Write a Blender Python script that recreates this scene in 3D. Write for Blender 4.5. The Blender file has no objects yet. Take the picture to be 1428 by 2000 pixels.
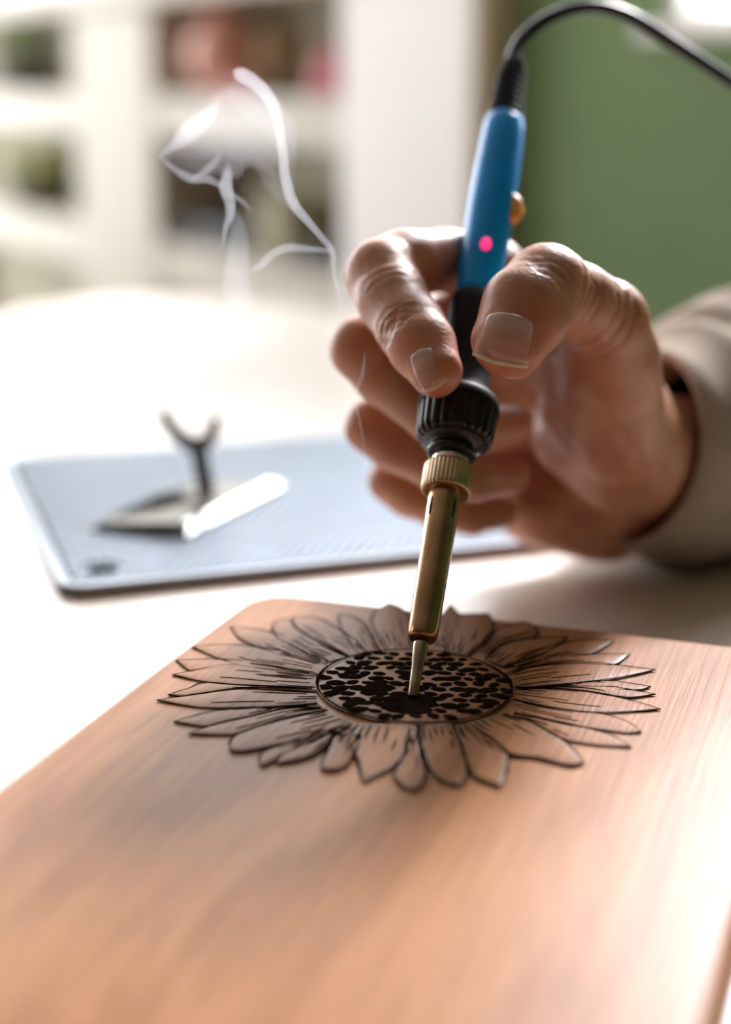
import bpy, bmesh, math, random
import numpy as np
from mathutils import Vector, Matrix

random.seed(7)
rng = np.random.default_rng(7)
scene = bpy.context.scene
COL = scene.collection
MM = 0.001

# ------------------------------------------------------------------ camera
F = 3050.0                      # focal length in pixels of the 1428 x 2000 frame
PITCH = math.radians(15.5)
RIGHT = np.array([1.0, 0, 0])
UP = np.array([0, math.sin(PITCH), math.cos(PITCH)])
FWD = np.array([0, math.cos(PITCH), -math.sin(PITCH)])
FOCUS = 0.484
CAM = -FOCUS * (FWD + RIGHT * (808 - 714) / F + UP * (1000 - 1347) / F)

cam_data = bpy.data.cameras.new('camera')
cam_data.sensor_fit = 'VERTICAL'
cam_data.sensor_height = 36.0
cam_data.lens = F * 36.0 / 2000.0
cam_data.clip_start = 0.01
cam_data.dof.use_dof = True
cam_data.dof.focus_distance = FOCUS
cam_data.dof.aperture_fstop = 3.3
cam = bpy.data.objects.new('camera', cam_data)
COL.objects.link(cam)
cam.location = CAM
cam.rotation_euler = (math.pi / 2 - PITCH, 0, 0)
scene.camera = cam

# ------------------------------------------------------------------ exposure, sky
scene.view_settings.view_transform = 'Standard'
scene.view_settings.look = 'None'
scene.view_settings.gamma = 1.0
scene.view_settings.use_curve_mapping = False
scene.view_settings.exposure = 0.12
world = bpy.data.worlds.new('overcast_sky')
scene.world = world
world.use_nodes = True
bg = world.node_tree.nodes['Background']
bg.inputs['Color'].default_value = (0.94, 0.965, 1.0, 1)
bg.inputs['Strength'].default_value = 7.6
scene.cycles.max_bounces = 8
scene.cycles.diffuse_bounces = 4
scene.cycles.transparent_max_bounces = 16
scene.cycles.volume_bounces = 1
scene.cycles.sample_clamp_indirect = 8.0
scene.cycles.caustics_reflective = False
scene.cycles.caustics_refractive = False

# a hazy low sun that comes in through the window at the right
sun_d = bpy.data.lights.new('hazy_sun', 'SUN'); sun_d.energy = 8.0; sun_d.angle = math.radians(9); sun_d.color = (1.0, 0.95, 0.99)
sun = bpy.data.objects.new('hazy_sun', sun_d); COL.objects.link(sun)
SUN_AZ, SUN_EL = math.radians(23), math.radians(31)
sun_from = Vector((math.sin(SUN_AZ)*math.cos(SUN_EL), math.cos(SUN_AZ)*math.cos(SUN_EL), math.sin(SUN_EL)))
sun.rotation_euler = (-sun_from).to_track_quat('-Z', 'Y').to_euler()

# ------------------------------------------------------------------ helpers
def at(px, py, Z):
    """the point seen at a pixel at depth Z (metres along the view axis)"""
    return CAM + Z * (FWD + RIGHT * (px - 714) / F + UP * (1000 - py) / F)

def on(px, py, z):
    """the point seen at a pixel on the level plane of height z"""
    d = FWD + RIGHT * (px - 714) / F + UP * (1000 - py) / F
    return CAM + d * ((z - CAM[2]) / d[2])

def nrm(v):
    v = np.asarray(v, float)
    return v / np.linalg.norm(v)

def tag(o, label=None, cat=None, group=None, kind=None):
    if label: o['label'] = label
    if cat: o['category'] = cat
    if group: o['group'] = group
    if kind: o['kind'] = kind
    return o

def empty(name, loc=(0, 0, 0)):
    o = bpy.data.objects.new(name, None)
    o.empty_display_size = 0.02
    COL.objects.link(o)
    o.location = loc
    return o

def link(name, me, material=None, parent=None):
    o = bpy.data.objects.new(name, me)
    COL.objects.link(o)
    if material is not None and not me.materials:
        me.materials.append(material)
    if parent is not None:
        o.parent = parent
        o.matrix_parent_inverse = Matrix.Translation(-Vector(parent.location)) if parent.type == 'EMPTY' else Matrix()
    return o

def mesh(name, verts, faces, material=None, parent=None, smooth=True):
    me = bpy.data.meshes.new(name)
    me.from_pydata([tuple(map(float, v)) for v in verts], [], faces)
    me.validate()
    bm = bmesh.new(); bm.from_mesh(me)
    bmesh.ops.recalc_face_normals(bm, faces=bm.faces)
    bm.to_mesh(me); bm.free()
    if smooth:
        me.polygons.foreach_set('use_smooth', [True] * len(me.polygons))
    return link(name, me, material, parent)

def autosmooth(o, deg=35):
    me = o.data
    bm = bmesh.new(); bm.from_mesh(me)
    for e in bm.edges:
        if len(e.link_faces) == 2 and e.calc_face_angle(0) > math.radians(deg):
            e.smooth = False
    bm.to_mesh(me); bm.free()
    return o

def basis(axis, hint=(0, 0, 1)):
    a = nrm(axis)
    h = np.array(hint, float)
    if abs(np.dot(a, h)) > 0.95: h = np.array([1.0, 0, 0])
    u = nrm(np.cross(h, a)); v = np.cross(a, u)
    return u, v, a

def loft(rings, closed_ring=True, cap=True):
    """rings: list of (n,3) arrays"""
    n = len(rings[0]); V = np.concatenate(rings); Fc = []
    for i in range(len(rings) - 1):
        for j in range(n if closed_ring else n - 1):
            k = (j + 1) % n
            Fc.append((i*n + j, i*n + k, (i+1)*n + k, (i+1)*n + j))
    if cap and closed_ring:
        Fc.append(tuple(range(n - 1, -1, -1)))
        m = (len(rings) - 1) * n
        Fc.append(tuple(range(m, m + n)))
    return V, Fc

def lathe(name, origin, axis, prof, material, parent, n=48, hint=(0, 0, 1), mod=None, cap=True):
    """prof: list of (s, r); mod(theta, s, r) -> r"""
    u, v, a = basis(axis, hint)
    th = np.linspace(0, 2*math.pi, n, endpoint=False)
    rings = []
    for s, r in prof:
        rr = np.full(n, r) if mod is None else np.array([mod(t, s, r) for t in th])
        rings.append(origin + a*s + np.outer(np.cos(th)*rr, u) + np.outer(np.sin(th)*rr, v))
    V, Fc = loft(rings, cap=cap)
    return mesh(name, V, Fc, material, parent)

def catmull(P, n):
    P = np.asarray(P, float)
    if len(P) == 2:
        return P[0] + np.linspace(0, 1, n)[:, None] * (P[1] - P[0])
    Q = np.vstack([2*P[0] - P[1], P, 2*P[-1] - P[-2]])
    seg = np.linalg.norm(np.diff(P, axis=0), axis=1) ** 0.5
    t = np.concatenate([[0], np.cumsum(seg)]); t /= t[-1]
    out = []
    for x in np.linspace(0, 1, n):
        i = min(np.searchsorted(t, x, side='right') - 1, len(P) - 2)
        w = (x - t[i]) / (t[i+1] - t[i])
        p0, p1, p2, p3 = Q[i], Q[i+1], Q[i+2], Q[i+3]
        out.append(0.5 * (2*p1 + (p2 - p0)*w + (2*p0 - 5*p1 + 4*p2 - p3)*w*w + (3*p1 - p0 - 3*p2 + p3)*w**3))
    return np.array(out)

def tube(name, path, radii, material, parent=None, n=16, flat=1.0, hint=(0, 1, 0), cap=True):
    path = np.asarray(path, float)
    T = np.gradient(path, axis=0)
    th = np.linspace(0, 2*math.pi, n, endpoint=False)
    rings = []
    u, v, a = basis(T[0], hint)
    for p, t, r in zip(path, T, radii):
        a = nrm(t); u = nrm(u - a*np.dot(u, a)); v = np.cross(a, u)
        rings.append(p + np.outer(np.cos(th)*r, u) + np.outer(np.sin(th)*r*flat, v))
    V, Fc = loft(rings, cap=cap)
    return mesh(name, V, Fc, material, parent)

def rounded_box(name, c, size, material, parent=None, bev=0.002, rot=None, seg=2):
    bm = bmesh.new()
    bmesh.ops.create_cube(bm, size=1)
    bmesh.ops.scale(bm, vec=size, verts=bm.verts)
    if bev > 0:
        bmesh.ops.bevel(bm, geom=bm.edges[:], offset=min(bev, min(size)*0.45), segments=seg, affect='EDGES', profile=0.5)
    M = Matrix.Translation(Vector(c)) @ (rot.to_4x4() if rot is not None else Matrix())
    bmesh.ops.transform(bm, matrix=M, verts=bm.verts)
    me = bpy.data.meshes.new(name); bm.to_mesh(me); bm.free()
    return link(name, me, material, parent)

# ------------------------------------------------------------------ materials
def mat(name, color=(0.5, 0.5, 0.5), rough=0.5, metal=0.0, coat=0.0, spec=0.5, sub=0.0, trans=0.0, emit=None, estr=0.0,
        noise=None, bump=None):
    m = bpy.data.materials.new(name); m.use_nodes = True
    nt = m.node_tree; b = nt.nodes['Principled BSDF']
    b.inputs['Base Color'].default_value = (*color, 1)
    b.inputs['Roughness'].default_value = rough
    b.inputs['Metallic'].default_value = metal
    b.inputs['Coat Weight'].default_value = coat
    b.inputs['Coat Roughness'].default_value = 0.08
    b.inputs['Specular IOR Level'].default_value = spec
    b.inputs['Transmission Weight'].default_value = trans
    if sub:
        b.inputs['Subsurface Weight'].default_value = sub
    if emit:
        b.inputs['Emission Color'].default_value = (*emit, 1)
        b.inputs['Emission Strength'].default_value = estr
    tc = nt.nodes.new('ShaderNodeTexCoord')
    if noise:                                   # (scale, amount, detail)
        n = nt.nodes.new('ShaderNodeTexNoise'); n.inputs['Scale'].default_value = noise[0]; n.inputs['Detail'].default_value = 6
        nt.links.new(tc.outputs['Object'], n.inputs['Vector'])
        r = nt.nodes.new('ShaderNodeValToRGB')
        k = noise[1]
        r.color_ramp.elements[0].position = 0.3; r.color_ramp.elements[1].position = 0.7
        r.color_ramp.elements[0].color = (*[c*(1-k) for c in color], 1)
        r.color_ramp.elements[1].color = (*[min(1, c*(1+k)) for c in color], 1)
        nt.links.new(n.outputs['Fac'], r.inputs['Fac']); nt.links.new(r.outputs['Color'], b.inputs['Base Color'])
    if bump:                                    # (scale, strength, distance)
        n2 = nt.nodes.new('ShaderNodeTexNoise'); n2.inputs['Scale'].default_value = bump[0]; n2.inputs['Detail'].default_value = 5
        nt.links.new(tc.outputs['Object'], n2.inputs['Vector'])
        bp = nt.nodes.new('ShaderNodeBump'); bp.inputs['Strength'].default_value = bump[1]; bp.inputs['Distance'].default_value = bump[2]
        nt.links.new(n2.outputs['Fac'], bp.inputs['Height']); nt.links.new(bp.outputs['Normal'], b.inputs['Normal'])
    return m

def wood_mat(name, light, dark, angle, grain=1.0, rough=0.4, coat=0.0, burn=False, blotch=0.35, spec=0.5):
    m = bpy.data.materials.new(name); m.use_nodes = True
    nt = m.node_tree; L = nt.links.new; N = nt.nodes.new
    b = nt.nodes['Principled BSDF']
    tc = N('ShaderNodeTexCoord'); mp = N('ShaderNodeMapping')
    mp.inputs['Rotation'].default_value = (0, 0, angle)
    L(tc.outputs['Object'], mp.inputs['Vector'])
    sc = N('ShaderNodeVectorMath'); sc.operation = 'MULTIPLY'; sc.inputs[1].default_value = (520*grain, 16*grain, 60*grain)
    L(mp.outputs['Vector'], sc.inputs[0])
    n1 = N('ShaderNodeTexNoise'); n1.inputs['Scale'].default_value = 1.0; n1.inputs['Detail'].default_value = 5; n1.inputs['Roughness'].default_value = 0.6
    L(sc.outputs[0], n1.inputs['Vector'])
    sc2 = N('ShaderNodeVectorMath'); sc2.operation = 'MULTIPLY'; sc2.inputs[1].default_value = (42*grain, 9*grain, 10)
    L(mp.outputs['Vector'], sc2.inputs[0])
    n2 = N('ShaderNodeTexNoise'); n2.inputs['Scale'].default_value = 1.0; n2.inputs['Detail'].default_value = 4; n2.inputs['Distortion'].default_value = 1.2
    L(sc2.outputs[0], n2.inputs['Vector'])
    mx = N('ShaderNodeMix'); mx.data_type = 'FLOAT'; mx.inputs[0].default_value = blotch
    L(n1.outputs['Fac'], mx.inputs[2]); L(n2.outputs['Fac'], mx.inputs[3])
    rp = N('ShaderNodeValToRGB')
    rp.color_ramp.elements[0].position = 0.32; rp.color_ramp.elements[0].color = (*dark, 1)
    rp.color_ramp.elements[1].position = 0.66; rp.color_ramp.elements[1].color = (*light, 1)
    L(mx.outputs[0], rp.inputs['Fac'])
    col = rp.outputs['Color']
    b.inputs['Roughness'].default_value = rough
    b.inputs['Specular IOR Level'].default_value = spec
    b.inputs['Coat Weight'].default_value = coat
    b.inputs['Coat Roughness'].default_value = 0.16
    if burn:
        at_ = N('ShaderNodeAttribute'); at_.attribute_name = 'burn'
        n3 = N('ShaderNodeTexNoise'); n3.inputs['Scale'].default_value = 420; n3.inputs['Detail'].default_value = 3
        L(tc.outputs['Object'], n3.inputs['Vector'])
        ad = N('ShaderNodeMath'); ad.operation = 'MULTIPLY_ADD'; ad.inputs[1].default_value = 0.7; ad.inputs[2].default_value = -0.35
        L(n3.outputs['Fac'], ad.inputs[0])
        mu = N('ShaderNodeMath'); mu.operation = 'MULTIPLY'
        sm = N('ShaderNodeMath'); sm.operation = 'MULTIPLY'; sm.inputs[1].default_value = 2.0
        L(at_.outputs['Fac'], sm.inputs[0]); L(sm.outputs[0], mu.inputs[0]); L(ad.outputs[0], mu.inputs[1])
        a2 = N('ShaderNodeMath'); a2.operation = 'ADD'; a2.use_clamp = True
        L(at_.outputs['Fac'], a2.inputs[0]); L(mu.outputs[0], a2.inputs[1])
        mc = N('ShaderNodeMix'); mc.data_type = 'RGBA'
        mc.inputs[7].default_value = (0.060, 0.022, 0.008, 1)
        L(a2.outputs[0], mc.inputs[0]); L(col, mc.inputs[6])
        col = mc.outputs[2]
    L(col, b.inputs['Base Color'])
    bp = N('ShaderNodeBump'); bp.inputs['Strength'].default_value = 0.35; bp.inputs['Distance'].default_value = 0.0004
    L(n1.outputs['Fac'], bp.inputs['Height']); L(bp.outputs['Normal'], b.inputs['Normal'])
    return m

BOARD_ANGLE = math.atan2(0.33, 0.944)          # grain along the board's length
M_board = wood_mat('board_wood', (0.40, 0.190, 0.082), (0.20, 0.080, 0.029), BOARD_ANGLE, rough=0.42, burn=True, spec=0.09, blotch=.5)
M_table = wood_mat('table_wood', (0.86, 0.78, 0.71), (0.78, 0.69, 0.61), 0.5, grain=0.5, rough=0.30, coat=0.35, spec=.5)
M_burn = mat('burnt_wood', (0.014, 0.009, 0.007), rough=0.7, spec=0.0, noise=(900, 0.6), bump=(1500, 0.6, 0.0003))
M_seed = mat('charred_seed', (0.018, 0.011, 0.008), rough=0.7, spec=0.0, noise=(1100, 0.7), bump=(1800, 0.7, 0.0003))
M_white = mat('white_paint', (0.82, 0.80, 0.76), rough=0.55, noise=(3, 0.03))
M_wallw = mat('white_wall', (0.80, 0.78, 0.74), rough=0.9, noise=(2, 0.03))
M_green = mat('green_wall', (0.165, 0.255, 0.11), rough=0.85, noise=(2.5, 0.12))
M_floor = wood_mat('floor_wood', (0.26, 0.17, 0.11), (0.16, 0.10, 0.06), 0.6, grain=0.1, rough=0.45)
M_dark_wall = mat('dark_unseen_wall', (0.11, 0.075, 0.055), rough=0.6, noise=(4, 0.2))  # for walls out of view, made dark to cut the fill on the hand
M_ceil = mat('ceiling_paint', (0.40, 0.34, 0.28), rough=0.9, noise=(2, 0.02))

# ------------------------------------------------------------------ the room (turned about 30 degrees to the camera)
UA = nrm([0.51, -0.86, 0]); VA = nrm([0.86, 0.51, 0]); ZA = np.array([0, 0, 1.0])
ROOM = Matrix(((UA[0], VA[0], 0, 0), (UA[1], VA[1], 0, 0), (0, 0, 1, 0), (0, 0, 0, 1)))   # room (u,v,z) -> world
def uv(p): return float(np.dot(p, UA)), float(np.dot(p, VA))
def world_of(u, v, z): return UA*u + VA*v + ZA*z
def on_v(px, py, v):
    """the point seen at a pixel on the upright plane at room depth v"""
    d = FWD + RIGHT * (px - 714) / F + UP * (1000 - py) / F
    return CAM + d * ((v - np.dot(CAM, VA)) / np.dot(d, VA))

Z_TABLE = -0.018
Z_FLOOR = -0.77
Z_CEIL = 2.05
p680 = at(680, 300, 2.05)
V_FRONT = uv(p680)[1]                   # the shelf front's plane
V_WALL = V_FRONT + 0.17              # wall behind the shelf
V_GREEN = V_FRONT + 0.045            # the green wall that flanks it
U0, U1 = -3.6, 2.3
V0 = V_WALL - 4.2

def room_wall(name, a, b, z0, z1, holes, material, inward, th=0.12):
    """a wall from plan point a to b with rectangular holes [(s0,s1,z0,z1)]; thickness lies on the outer side"""
    a = np.array([*a, 0.0]); b = np.array([*b, 0.0])
    L = np.linalg.norm(b - a); d = (b - a) / L; out = -np.array([*inward, 0.0])
    xs = sorted({0.0, L, *[h[0] for h in holes], *[h[1] for h in holes]})
    zs = sorted({z0, z1, *[h[2] for h in holes], *[h[3] for h in holes]})
    V, Fc = [], []
    for i in range(len(xs)-1):
        for j in range(len(zs)-1):
            cx, cz = (xs[i]+xs[i+1])/2, (zs[j]+zs[j+1])/2
            if any(h[0] < cx < h[1] and h[2] < cz < h[3] for h in holes): continue
            base = len(V)
            for q in (0, th):
                for (x, z) in ((xs[i], zs[j]), (xs[i+1], zs[j]), (xs[i+1], zs[j+1]), (xs[i], zs[j+1])):
                    p = a + d*x + out*q + np.array([0, 0, z])
                    V.append(world_of(p[0], p[1], p[2]))
            Fc += [tuple(base+k for k in f) for f in ((0,1,2,3),(7,6,5,4),(0,4,5,1),(1,5,6,2),(2,6,7,3),(3,7,4,0))]
    o = mesh(name, V, Fc, material, smooth=False)
    return tag(o, kind='structure')

M_glass = bpy.data.materials.new('window_glass'); M_glass.use_nodes = True
_nt = M_glass.node_tree; _nt.nodes.clear()
_o = _nt.nodes.new('ShaderNodeOutputMaterial'); _mx = _nt.nodes.new('ShaderNodeMixShader'); _mx.inputs[0].default_value = 0.05
_t = _nt.nodes.new('ShaderNodeBsdfTransparent'); _g = _nt.nodes.new('ShaderNodeBsdfGlossy'); _g.inputs['Roughness'].default_value = 0.02
_nt.links.new(_t.outputs[0], _mx.inputs[1]); _nt.links.new(_g.outputs[0], _mx.inputs[2]); _nt.links.new(_mx.outputs[0], _o.inputs[0])

def window(name, a, b, inward, s0, s1, z0, z1, mullions=1, th=0.12):
    """frame, sill and panes in a wall opening, with a light portal that guides sky light in"""
    a = np.array([*a, 0.0]); b = np.array([*b, 0.0]); d = nrm(b - a); out = -np.array([*inward, 0.0])
    root = empty(name, tuple(world_of(*(a + d*(s0+s1)/2 + out*th/2)[:2], z0)))
    tag(root, kind='structure')
    rot = Matrix((tuple(UA*d[0]+VA*d[1]), tuple(UA*out[0]+VA*out[1]), (0, 0, 1))).transposed()
    def bx(nm, x, y, z, sx, sy, sz, m):
        p = a + d*x + out*y
        return rounded_box(nm, tuple(world_of(p[0], p[1], z)), (sx, sy, sz), m, root, bev=0.004, rot=rot)
    t = 0.028
    bx('window_frame', (s0+s1)/2, th*0.5, z1 - t/2, s1-s0, 0.06, t, M_white)
    bx('window_frame', (s0+s1)/2, th*0.5, z0 + t/2, s1-s0, 0.06, t, M_white)
    bx('window_frame', s0 + t/2, th*0.5, (z0+z1)/2, t, 0.06, z1-z0-2*t, M_white)
    bx('window_frame', s1 - t/2, th*0.5, (z0+z1)/2, t, 0.06, z1-z0-2*t, M_white)
    for k in range(mullions):
        bx('mullion', s0 + (s1-s0)*(k+1)/(mullions+1), th*0.5, (z0+z1)/2, 0.035, 0.05, z1-z0-2*t, M_white)
    bx('window_pane', (s0+s1)/2, th*0.5, (z0+z1)/2, s1-s0-t, 0.004, z1-z0-t, M_glass)
    bx('window_sill', (s0+s1)/2, th*.2, z0 + 0.008, s1-s0, th*.7, 0.016, M_white)
    ld = bpy.data.lights.new(name + '_portal', 'AREA'); ld.shape = 'RECTANGLE'
    ld.size = s1 - s0; ld.size_y = z1 - z0; ld.cycles.is_portal = True
    lo = bpy.data.objects.new(name + '_portal', ld); COL.objects.link(lo)
    p = a + d*(s0+s1)/2 + out*(th + 0.01)
    inw = UA*inward[0] + VA*inward[1]
    lo.matrix_world = Matrix.Translation(Vector(world_of(p[0], p[1], (z0+z1)/2))) @ Vector(inw).to_track_quat('-Z', 'Z').to_matrix().to_4x4()

# openings: back wall (behind the shelf and at the right), left wall, and an added fill opening in the unseen front wall
uw, _ = uv(on_v(1262, 60, V_GREEN)); zw = on_v(1290, 80, V_GREEN)[2]; u_end = uv(on_v(920, 300, V_FRONT))[0] - 0.004
W_back = [(uw - u_end, uw - u_end + 0.56, zw, 1.85)]
W_alcove = [(0.12, u_end - U0 - 0.05, 0.36, 1.85)]
W_left = [(1.8, 4.1, -0.35, 1.95)]
W_fill = [(0.15, 0.9, 0.2, 1.5)]  # unseen window, added to brighten the shelf fronts and fingers from the left
room_wall('wall_back', (u_end, V_GREEN), (U1, V_GREEN), Z_FLOOR, Z_CEIL, W_back, M_green, (0, -1), th=.10)
room_wall('wall_return', (u_end, V_GREEN + .10), (u_end, V_WALL + .12), Z_FLOOR, Z_CEIL, [], M_wallw, (-1, 0), th=.10)
room_wall('wall_alcove', (U0, V_WALL), (u_end, V_WALL), Z_FLOOR, Z_CEIL, W_alcove, M_wallw, (0, -1))
room_wall('wall_left', (U0, V0), (U0, V_WALL), Z_FLOOR, Z_CEIL, W_left, M_wallw, (1, 0))
room_wall('wall_front', (U0, V0), (U1, V0), Z_FLOOR, Z_CEIL, W_fill, M_dark_wall, (0, 1))
room_wall('wall_right', (U1, V0), (U1, V_WALL), Z_FLOOR, Z_CEIL, [], M_dark_wall, (-1, 0))
def slab(name, z, m, th=0.1, down=True):
    V = [world_of(u, v, zz) for zz in ((z, z - th) if down else (z, z + th)) for (u, v) in ((U0-.12, V0-.12), (U1+.12, V0-.12), (U1+.12, V_WALL+.12), (U0-.12, V_WALL+.12))]
    return tag(mesh(name, V, [(0,1,2,3),(7,6,5,4),(0,4,5,1),(1,5,6,2),(2,6,7,3),(3,7,4,0)], m, smooth=False), kind='structure')
slab('floor', Z_FLOOR, M_floor)
slab('ceiling', Z_CEIL, M_ceil, down=False)
window('window_1', (u_end, V_GREEN), (U1, V_GREEN), (0, -1), *W_back[0], mullions=0, th=.10)
window('window_2', (U0, V_WALL), (u_end, V_WALL), (0, -1), *W_alcove[0], mullions=2)
window('fill_window', (U0, V0), (U1, V0), (0, 1), *W_fill[0], mullions=0)
window('window_3', (U0, V0), (U0, V_WALL), (1, 0), *W_left[0], mullions=2)

# ------------------------------------------------------------------ shelf unit
def u_at(px, v=None): return uv(on_v(px, 300, V_FRONT if v is None else v))[0]
def z_at(px, py, v=None): return on_v(px, py, V_FRONT if v is None else v)[2]
ROT_ROOM = ROOM.to_3x3()
shelf = empty('shelf_unit', tuple(world_of(u_at(500), V_FRONT + 0.14, Z_FLOOR)))
tag(shelf, 'white painted open shelf unit with wide uprights beside the green wall', 'shelf')
SH_TOP = 0.30
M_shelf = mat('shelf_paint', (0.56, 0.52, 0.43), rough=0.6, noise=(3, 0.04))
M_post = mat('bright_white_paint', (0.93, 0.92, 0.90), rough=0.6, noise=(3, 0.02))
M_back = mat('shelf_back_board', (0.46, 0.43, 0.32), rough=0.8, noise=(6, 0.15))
def room_box(name, u0, u1, v0, v1, z0, z1, m, parent, bev=0.004):
    return rounded_box(name, tuple(world_of((u0+u1)/2, (v0+v1)/2, (z0+z1)/2)), (u1-u0, v1-v0, z1-z0), m, parent, bev, rot=ROT_ROOM)
ua, ub = u_at(150), u_at(300)           # left upright
uc, ud = u_at(672), u_at(925)           # right upright
ul = u_at(-160)
VB = V_WALL - 0.012
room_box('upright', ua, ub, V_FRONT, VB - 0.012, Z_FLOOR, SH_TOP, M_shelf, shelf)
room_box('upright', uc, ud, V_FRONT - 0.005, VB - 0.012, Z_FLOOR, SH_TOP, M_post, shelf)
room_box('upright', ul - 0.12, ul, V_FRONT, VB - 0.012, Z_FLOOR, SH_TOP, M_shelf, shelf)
M_side_shade = mat('side_shade_tan', (0.60, 0.46, 0.30), rough=0.6, noise=(20, 0.1))  # tan colour stands in for shade on the upright's side face
room_box('shaded_side', ud, ud + .012, V_FRONT - .004, V_GREEN - .001, Z_FLOOR, SH_TOP, M_side_shade, shelf)
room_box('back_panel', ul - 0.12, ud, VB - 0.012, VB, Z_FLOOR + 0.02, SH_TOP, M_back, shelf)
zs_hi = (z_at(500, 288), z_at(500, 188))
zs_lo = (z_at(500, 615), z_at(500, 512))
tops = []
for (zl, zh) in (zs_hi, zs_lo, (zs_lo[0]-0.36, zs_lo[1]-0.36), (Z_FLOOR, Z_FLOOR + 0.07)):
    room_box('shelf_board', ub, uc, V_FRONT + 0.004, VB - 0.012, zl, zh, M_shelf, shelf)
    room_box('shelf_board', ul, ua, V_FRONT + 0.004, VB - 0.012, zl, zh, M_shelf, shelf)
    tops.append(zh)
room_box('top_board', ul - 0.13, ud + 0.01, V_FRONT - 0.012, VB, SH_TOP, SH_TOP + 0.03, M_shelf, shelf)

# things on the shelves
def shelf_pt(px, py_top, v_off, z_base):
    p = on_v(px, py_top, V_FRONT + v_off)
    return uv(p)[0], V_FRONT + v_off, z_base, p[2]
def vase(label, px, py_top, wpx, v_off, z_base, m, prof, name='vase', cat='vase', lip=None):
    u, v, zb, zt = shelf_pt(px, py_top, v_off, z_base)
    Zd = float(np.dot(world_of(u, v, zb) - CAM, FWD)); r = wpx / 2 * Zd / F; h = zt - zb
    root = empty(name, tuple(world_of(u, v, zb))); tag(root, label, cat)
    lathe('body', world_of(u, v, zb + 0.0005), ZA, [(h*s, r*k) for s, k in prof], m, root, n=32)
    if lip: lathe('rim', world_of(u, v, zb + h*0.985), ZA, [(0, r*prof[-1][1]*0.8), (0, r*prof[-1][1]*1.12), (h*0.05, r*prof[-1][1]*1.12), (h*0.05, r*prof[-1][1]*0.8)], lip, root, n=32)
    return root
ROUND = [(0, .45), (.03, .55), (.2, .85), (.45, 1), (.65, .92), (.82, .62), (.93, .42), (1, .48)]
BOTTLE = [(0, .8), (.03, .95), (.3, 1), (.6, .9), (.75, .5), (.9, .38), (1, .42)]
POT = [(0, .7), (.02, .74), (.5, .88), (.9, 1), (1, 1)]
M_peach = mat('peach_glaze', (0.95, 0.50, 0.38), rough=0.4, noise=(30, 0.1))
M_pink = mat('pink_glaze', (0.85, 0.16, 0.26), rough=0.4, noise=(30, 0.1))
M_red = mat('red_card', (0.55, 0.12, 0.10), rough=0.6, noise=(30, 0.1))
M_brown = mat('brown_basket', (0.34, 0.23, 0.11), rough=0.8, noise=(90, 0.4), bump=(160, 1, 0.004))
M_dark = mat('dark_box', (0.035, 0.035, 0.038), rough=0.6, noise=(30, 0.2))
M_olive = mat('olive_box', (0.40, 0.36, 0.22), rough=0.7, noise=(20, 0.2))
M_grey = mat('grey_binder', (0.30, 0.30, 0.27), rough=0.6, noise=(20, 0.1))
M_leaf = mat('leaf_green', (0.30, 0.42, 0.14), rough=0.5, noise=(60, 0.4))
M_leaf2 = mat('leaf_olive', (0.40, 0.44, 0.12), rough=0.5, noise=(60, 0.4))
M_pot = mat('dark_pot', (0.12, 0.11, 0.09), rough=0.6, noise=(30, 0.2))
vase('round peach ceramic vase on the upper shelf', 438, 20, 150, 0.078, tops[0], M_peach, ROUND, lip=M_peach)
vase('slim pink bottle vase beside the white upright', 645, 92, 66, 0.05, tops[0], M_pink, BOTTLE, lip=M_pink)
b = vase('dark brown woven basket between the peach and pink vases', 553, 62, 96, 0.075, tops[0], M_brown, POT, name='basket', cat='basket', lip=M_brown)
def carton(label, px0, px1, py_top, v_off, z_base, m, name='box', cat='box', depth=0.16):
    u0, v, zb, zt = shelf_pt(px0, py_top, v_off, z_base); u1 = uv(on_v(px1, py_top, V_FRONT + v_off))[0]
    root = empty(name, tuple(world_of((u0+u1)/2, v + depth/2, zb))); tag(root, label, cat)
    room_box('body', u0, u1, v, v + depth, zb + 0.0005, zt - 0.02, m, root, 0.003)
    room_box('lid', u0 - 0.003, u1 + 0.003, v - 0.003, v + depth + 0.003, zt - 0.02, zt, m, root, 0.003)
    return root
carton('small red box in front of the peach vase', 425, 490, 158, 0.004, tops[0], M_red, depth=0.012)
carton('long black box on the lower shelf behind the smoke', 350, 490, 425, 0.03, tops[1], M_dark, depth=0.09)
carton('small black box by the white upright on the lower shelf', 560, 650, 488, 0.03, tops[1], M_dark, depth=0.09)
carton('tall grey brown box standing behind the black boxes', 500, 552, 380, 0.04, tops[1], M_olive, depth=0.09)
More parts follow.
